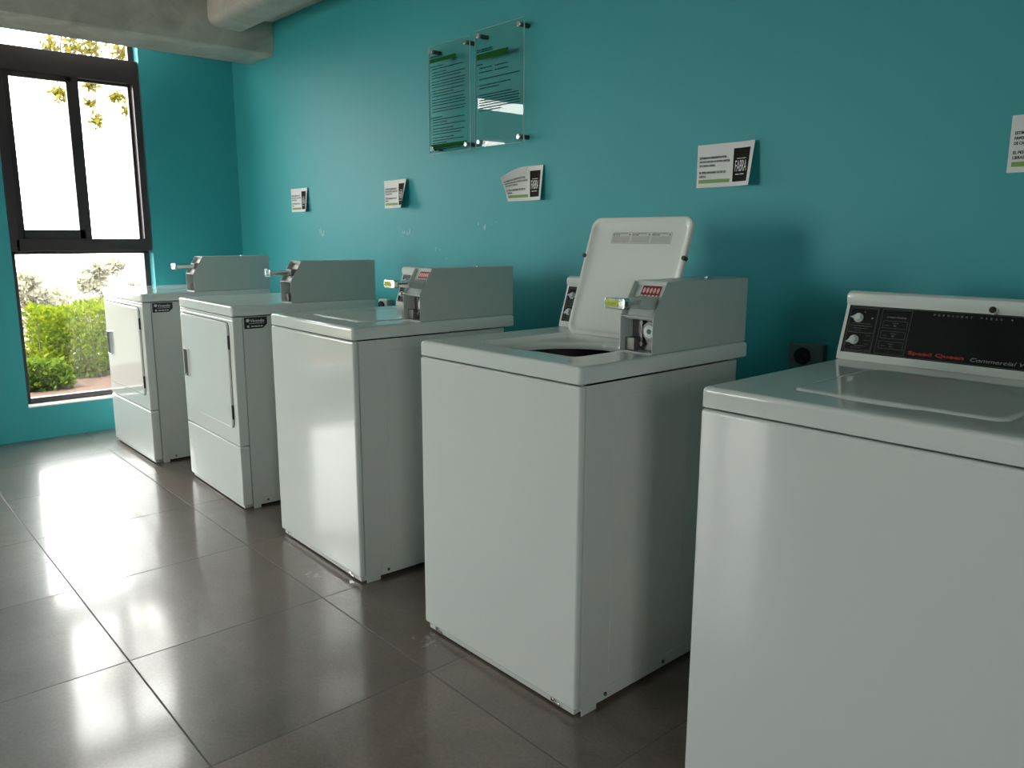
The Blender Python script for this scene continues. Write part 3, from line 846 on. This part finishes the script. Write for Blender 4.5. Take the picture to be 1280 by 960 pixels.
# ------------------------------------------------------------------ acrylic signs
def acrylic(x0, x1, z0, z1, label, kind):
    root = thing('acrylic_sign', label, 'sign', (0, 0, 0), 0, 'clear acrylic signs on steel standoffs')
    yg = -.040
    s = MB().box(x0 + .0008, x1 - .0008, yg - .0055, yg, z0 + .0008, z1 - .0008).build('acrylic_sheet', ACRYL, root, smooth=False)
    e = MB().box(x0, x0 + .0008, yg - .0055, yg, z0, z1).box(x1 - .0008, x1, yg - .0055, yg, z0, z1).box(x0, x1, yg - .0055, yg, z0, z0 + .0008).box(x0, x1, yg - .0055, yg, z1 - .0008, z1)
    e.build('polished_edge', ACRYL_EDGE, root, smooth=False)
    for x in (x0 + .030, x1 - .022):
        for z in (z0 + .022, z1 - .024):
            so = MB().cyl((x, -.0395, z), (x, 0, z), .0095, n=20).build('standoff', mat('standoff_barrel', (.10, .10, .10), .35, metal=.8), root)
            MB().cyl((x, -.056, z), (x, -.0462, z), .0100, n=20, bev=.0015).build('standoff_cap', CHROME, so)
    W = x1 - x0; Hh = z1 - z0
    # print is on the room-side face
    P = lambda u, v: (x0 + u * W, yg - .0060, z0 + v * Hh)
    t = Flat(P); g = Flat(P)
    R = random.Random(kind)
    if kind == 1:
        t.rect(.04, .07, .902, .906)
        t.words(.05, .38, .885, .006, 3); t.words(.05, .38, .893, .012, 4)
        g.rect(.035, .69, .845, .880); g.rect(.045, .93, .045, .085)
        t.rect(.04, .37, .805, .812)
        y = .78
        for k in range(27):
            if k in (15,): y -= .028; t.rect(.04, .34, y, y + .008); y -= .022; continue
            w_ = R.choice((.9, .86, .8, .88, .45, .62))
            t.words(.09, w_, y, .0085, 100 + k)
            if k % 4 == 0: t.rect(.05, .06, y, y + .006)
            y -= .0255 if k % 3 else .033
    else:
        t.words(.05, .38, .806, .012, 8); t.words(.05, .38, .822, .012, 9)
        g.rect(.045, .70, .745, .795)
        t.rect(.05, .17, .700, .709)
        for k, y in enumerate((.668, .632)):
            t.words(.10, .38, y, .010, 200 + k); t.words(.43, .70, y, .010, 210 + k)
        for k, (y, w_) in enumerate(((.575, .93), (.522, .75), (.497, .52), (.44, .78), (.418, .90), (.396, .93), (.374, .90), (.352, .93), (.33, .94), (.308, .55))):
            t.words(.10, w_, y, .0095, 220 + k)
            if k in (0, 1, 3): t.rect(.05, .065, y, y + .008)
    t.build('printed_text', SIGNINK, root); g.build('green_bar', SIGNGREEN, root)
    return root
acrylic(2.270, 2.568, 1.585, 2.050, 'left clear acrylic rules sign with two green bars, on steel standoffs', 1)
acrylic(2.604, 2.912, 1.588, 2.060, 'right clear acrylic rules sign with one green bar near its top', 2)

# ------------------------------------------------------------------ outlets
def outlet(x0, x1, z0, z1, d, face, label, name='wall_outlet'):
    root = thing(name, label, 'electrical outlet', (0, 0, 0), 0)
    MB().box(x0, x1, -d, 0, z0, z1, .003).build('outlet_box', WHITEPL if face is WHITEPL else OUTGREY, root)
    MB().box(x0 + .003, x1 - .003, -d - .003, -d + .0005, z0 + .003, z1 - .003, .001).build('cover_plate', face, root)
    cx, cz = (x0 + x1) / 2, (z0 + z1) / 2
    m = MB().cyl((cx - .006, -d - .012, cz), (cx - .006, -d - .001, cz), min(.026, (x1 - x0) * .3), n=28, bev=.003)
    s = m.build('socket', BLACK, root)
    m = MB()
    for a in (.5, 2.6, 4.7): m.box(cx - .006 + .013 * math.cos(a) - .003, cx - .006 + .013 * math.cos(a) + .003, -d - .0124, -d - .0118, cz + .013 * math.sin(a) - .0012, cz + .013 * math.sin(a) + .0012)
    m.build('socket_slot', LINEGREY, s)
    m = MB().cyl((x0 + .012, -d - .005, cz), (x0 + .012, -d - .002, cz), .003, n=10).build('cover_screw', CHROME, root)
    return root
outlet(4.118, 4.228, .823, .897, .030, OUTGREY, 'dark round socket in a metal box on the wall left of the nearest washer')
outlet(1.775, 1.858, .822, .888, .034, WHITEPL, 'white wall outlet just showing behind the second dryer')

# ------------------------------------------------------------------ outside
def leaves(mb, pts, size, rnd, up=.3):
    V, F = [], []
    for p in pts:
        s = size * rnd.uniform(.6, 1.25)
        d = Vector((rnd.gauss(0, 1), rnd.gauss(0, 1), rnd.gauss(0, 1) + up)).normalized()
        e = d.cross(Vector((rnd.gauss(0, 1), rnd.gauss(0, 1), rnd.gauss(0, 1)))).normalized()
        nn = d.cross(e)
        b = Vector(p); n = len(V)
        V += [tuple(b), tuple(b + d * s * .5 + e * s * .28 + nn * s * .08), tuple(b + d * s), tuple(b + d * s * .5 - e * s * .28 + nn * s * .08)]
        F += [(n, n + 1, n + 2), (n, n + 2, n + 3)]
    mb.raw(V, F)

rnd = random.Random(3)
# planting bed and hillside
m = MB()
gx = [-.2, -.7, -1.2, -1.7, -2.2, -2.7, -3.1]
t = bmesh.new()
rows = []
for i in range(60):
    y = -6 + i * .15
    rows.append([t.verts.new((-.2 - j * .1, y, .02 - (.02 if j < 1 else 0) + rnd.uniform(-.012, .012) - max(0, j - 24) * .03)) for j in range(32)])
for a, b in zip(rows, rows[1:]):
    for j in range(31): t.faces.new((a[j], a[j + 1], b[j + 1], b[j]))
bmesh.ops.recalc_face_normals(t, faces=t.faces)
if sum(f.normal.z for f in t.faces) < 0: bmesh.ops.reverse_faces(t, faces=t.faces)
m.add(t)
ap = MB().box(-.5, -.2, -6, 3, -.06, .055, .004).build('added_bounce_slab', HILLM); tag(ap, 'unseen pale slab outside the window wall, added to bounce light upward', 'bounce slab', None, 'structure')  # added out of view as a reflector for the beam underside
bed = m.build('planting_bed', SOIL); tag(bed, 'strip of reddish mulch soil outside the window', 'soil', None, 'structure')
m = MB()
V, F = [], []
X = [-3.1, -6, -10, -16, -26, -45]; Z = [-.22, -1.7, -3.6, -5.6, -6.2, -2.4]
for x, z in zip(X, Z): V += [(x, -60, z), (x, 60, z)]
for i in range(5): F.append((2 * i, 2 * i + 1, 2 * i + 3, 2 * i + 2))
hill = m.raw(V, F).build('hillside', GROUNDM, smooth=False); tag(hill, 'hillside falling away beyond the planting bed', 'hillside', None, 'structure')
m = MB().box(-6, 30, -30, YF - .2, -.2, -.05).box(-60, 60, .2, .3, -8, -7)
g = m.build('paving', HILLM); tag(g, 'outdoor paving behind the room', 'paving', None, 'structure')

def hedge(name, label, box, n, size, m_leaf, seed, twigs=40, rounding=.12, cat='hedge'):
    x0, x1, y0, y1, z0, z1 = box
    R = random.Random(seed)
    root = thing(name, label, cat, ((x0 + x1) / 2, (y0 + y1) / 2, z0))
    o = Vector(root.location)
    c = Vector(((x0 + x1) / 2, (y0 + y1) / 2, (z0 + z1) / 2)); h = Vector(((x1 - x0) / 2, (y1 - y0) / 2, (z1 - z0) / 2))
    P = []
    while len(P) < n:
        q = Vector((R.uniform(-1, 1), R.uniform(-1, 1), R.uniform(-1, 1)))
        mx = max(abs(q.x), abs(q.y), abs(q.z))
        if R.random() < .62: q = q / mx * R.uniform(.86, 1.02)
        if abs(q.x) + abs(q.y) + abs(q.z) > 2.75: continue
        p = c + Vector((q.x * h.x, q.y * h.y, q.z * h.z)) 
        b = math.sin(p.y * 9 + seed) * math.cos(p.z * 11) * .03
        p += Vector((b, b * .6, b)) - o
        P.append(p)
    mb = MB(); leaves(mb, P, size, R)
    mb.build('foliage', m_leaf, root, smooth=False)
    tw = MB()
    for k in range(twigs):
        y = R.uniform(y0 + .05, y1 - .05); x = R.uniform(x0 + .1, x1 - .16)
        a = Vector((x, y, z0 - .02)) - o; b = a + Vector((R.uniform(-.1, .1), R.uniform(-.12, .12), (z1 - z0) * R.uniform(.6, .9)))
        md = (a + b) / 2 + Vector((R.uniform(-.04, .04), R.uniform(-.04, .04), 0))
        tw.tube([a, md, b], [.008, .006, .003], 5)
    tw.build('twigs', BARK, root)
    return root
hedge('hedge', 'clipped bright green hedge outside the lower window pane', (-2.75, -1.93, -.86, 1.6, .03, .60), 21000, .046, LEAF_HEDGE, 4, 60)
hedge('hedge', 'clipped hedge outside the second window, left of the photo', (-2.75, -1.93, -5.9, -2.2, .03, .62), 9000, .055, LEAF_HEDGE, 14, 40)
hedge('low_shrub', 'low green shrub at the left foot of the hedge', (-1.83, -1.58, -1.12, -.80, .02, .23), 1700, .052, LEAF_LOW, 9, 12, cat='shrub')

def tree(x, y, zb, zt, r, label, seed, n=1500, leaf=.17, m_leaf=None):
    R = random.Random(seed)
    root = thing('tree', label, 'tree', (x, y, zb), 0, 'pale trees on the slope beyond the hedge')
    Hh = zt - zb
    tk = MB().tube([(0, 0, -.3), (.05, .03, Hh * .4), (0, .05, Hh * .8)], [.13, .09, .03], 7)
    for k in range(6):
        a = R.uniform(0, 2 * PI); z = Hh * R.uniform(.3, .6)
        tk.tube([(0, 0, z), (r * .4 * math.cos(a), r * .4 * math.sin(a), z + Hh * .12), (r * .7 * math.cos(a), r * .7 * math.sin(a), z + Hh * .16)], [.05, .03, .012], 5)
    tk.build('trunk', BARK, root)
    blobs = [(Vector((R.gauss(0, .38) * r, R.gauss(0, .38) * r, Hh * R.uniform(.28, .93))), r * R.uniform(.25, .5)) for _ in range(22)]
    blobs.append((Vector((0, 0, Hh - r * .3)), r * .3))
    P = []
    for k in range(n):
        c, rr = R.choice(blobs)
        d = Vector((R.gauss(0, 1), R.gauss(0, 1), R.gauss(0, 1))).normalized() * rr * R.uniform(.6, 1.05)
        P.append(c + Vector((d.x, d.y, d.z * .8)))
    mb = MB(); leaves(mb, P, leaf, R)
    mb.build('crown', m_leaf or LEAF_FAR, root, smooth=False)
    return root
TR = [(-12.5, .95, -4.8, .50, .62, 'hazy pale tree at the left edge of the window view'),
      (-8.6, .42, -3.3, -.25, .55, 'low bushy pale tree left of the hedge, lower than its neighbours'),
      (-19, 2.9, -6.2, -.15, .9, 'small distant tree in the bright gap between the taller pale trees'),
      (-14.5, 2.75, -5.2, .60, .70, 'hazy tree right of the bright gap in the window view'),
      (-11.5, 3.35, -4.3, .52, .62, 'hazy tree above the farthest dryer, near the right window edge'),
      (-9.0, 1.55, -3.5, -.35, .50, 'low pale tree directly behind the hedge top'),
      (-7.6, -1.1, -3.0, .1, .6, 'pale tree left of the window view, hidden by the wall'),
      (-12, -2.6, -4.5, .9, 1.2, 'pale tree beyond the second window'),
      (-10, -5.5, -3.9, 1.2, 1.5, 'pale tree beyond the third window'),
      (-16.5, 1.75, -5.5, .10, .8, 'pale tree directly behind the leftmost tall tree, slightly lower'),
      (-17.5, 3.85, -5.7, .62, .8, 'pale tree behind the two tall ones right of the bright gap'),
      (-10.0, 2.75, -3.7, -.05, .45, 'rounded pale tree just above the middle of the hedge'),
      (-7.0, .15, -2.6, -.55, .45, 'lowest pale bush seen between the window jamb and the hedge'),
      (-13, 6.0, -4.8, .9, 1.0, 'pale tree far to the right beyond the back wall')]
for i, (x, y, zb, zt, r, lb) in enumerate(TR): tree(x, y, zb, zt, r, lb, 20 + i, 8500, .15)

# tree standing close outside whose drooping sprays show at the window top
R = random.Random(12)
root = thing('overhanging_tree', 'yellow-green leafy sprays hanging in front of the upper window panes', 'tree', (-3.2, 1.9, -.25))
o = Vector(root.location)
tk = MB()
crown = [(-3, -.346, 2.47, .085), (-3, -.09, 2.585, .05), (-3, .13, 2.50, .075), (-3, .22, 2.38, .05), (-3, -.066, 2.265, .06), (-3, -.10, 2.42, .03), (-3, -.40, 2.86, .10), (-3, -.20, 2.87, .13), (-3.02, -.05, 2.90, .12), (-3, .23, 2.90, .10), (-3, .40, 2.70, .12), (-2.9, .65, 2.8, .2), (-3.1, .3, 3.2, .3), (-3.0, -.3, 3.3, .3), (-3.2, 1.2, 3.3, .5), (-3.3, 1.9, 3.6, .6), (-3.4, 2.6, 3.2, .5)]
tk.tube([(-3.2, 1.9, -.5), (-3.25, 1.85, 1.5), (-3.2, 1.7, 3.0), (-3.15, .9, 3.35), (-3.05, .1, 3.35), (-3.0, -.6, 3.2)], [.11, .09, .07, .045, .03, .01], 8)
for x, y, z, r in crown:
    if z < 3.1 and y < 1: tk.tube([(-3.05, y + .12, 3.3), (x, y + .04, (z + 3.3) / 2), (x, y, z)], [.012, .007, .003], 5)
tk.bm.transform(Matrix.Translation(-o)); tk.build('branches', BARK, root)
P = []
for x, y, z, r in crown:
    for k in range(int(48 + 1300 * r * r * 4)):
        d = Vector((R.gauss(0, 1), R.gauss(0, 1), R.gauss(0, 1))).normalized() * r * R.uniform(.2, 1)
        P.append(Vector((x, y, z)) + d - o)
mb = MB(); leaves(mb, P, .06, R, -.6); mb.build('foliage', LEAF_VINE, root, smooth=False)

# ------------------------------------------------------------------ light
w = bpy.data.worlds.new('World'); C.world = w; w.use_nodes = True
bg = w.node_tree.nodes['Background']
bg.inputs[0].default_value = (1.0, .985, .965, 1); bg.inputs[1].default_value = 13
def sun(direction, e, col):
    l = bpy.data.lights.new('sun', 'SUN'); l.energy = e; l.angle = math.radians(3); l.color = col
    o = bpy.data.objects.new('sun', l); COL.objects.link(o)
    o.rotation_euler = Vector(direction).to_track_quat('-Z', 'Y').to_euler()
sun((-.15, .5, -1), 14, (1, .95, .82))
def portal(loc, rot, sx, sy):
    l = bpy.data.lights.new('portal', 'AREA'); l.shape = 'RECTANGLE'; l.size = sx; l.size_y = sy
    l.cycles.is_portal = True
    o = bpy.data.objects.new('portal', l); COL.objects.link(o); o.location = loc; o.rotation_euler = rot
for a, b in WIN: portal((-.21, (a + b) / 2, 1.5), (0, math.radians(-90), 0), 2.6, b - a)
portal((XR + .21, -3.2, 1.55), (0, math.radians(90), 0), 1.3, 1.0)
portal(((a0 + a1) / 2, YF - .21, (z0 + z1) / 2), (math.radians(90), 0, 0), a1 - a0, z1 - z0)

# ------------------------------------------------------------------ camera
cam = bpy.data.cameras.new('Camera')
cam.sensor_width = 36; cam.sensor_fit = 'HORIZONTAL'; cam.lens = .99190 * 1000 * 36 / 1280
cam.clip_start = .05; cam.clip_end = 300
co = bpy.data.objects.new('Camera', cam); COL.objects.link(co)
pi_, ya, ro = .18515, .72427, .002847
fw = Vector((-math.cos(ya) * math.cos(pi_), math.sin(ya) * math.cos(pi_), -math.sin(pi_)))
r0 = fw.cross(Vector((0, 0, 1))).normalized(); u0 = r0.cross(fw)
rr = math.cos(ro) * r0 + math.sin(ro) * u0; uu = -math.sin(ro) * r0 + math.cos(ro) * u0
Mx = Matrix((rr, uu, -fw)).transposed().to_4x4(); Mx.translation = Vector((5.3692, -2.2760, 1.21756))
co.matrix_world = Mx
C.camera = co

# ------------------------------------------------------------------ view
C.view_settings.view_transform = 'Standard'; C.view_settings.look = 'None'
C.view_settings.gamma = 1; C.view_settings.use_curve_mapping = False
C.view_settings.exposure = 0.0
C.render.engine = 'CYCLES'
cy = C.cycles
cy.max_bounces = 12; cy.diffuse_bounces = 6; cy.glossy_bounces = 5; cy.transparent_max_bounces = 24; cy.transmission_bounces = 6
cy.sample_clamp_indirect = 8; cy.caustics_reflective = False; cy.caustics_refractive = False
cy.use_denoising = True
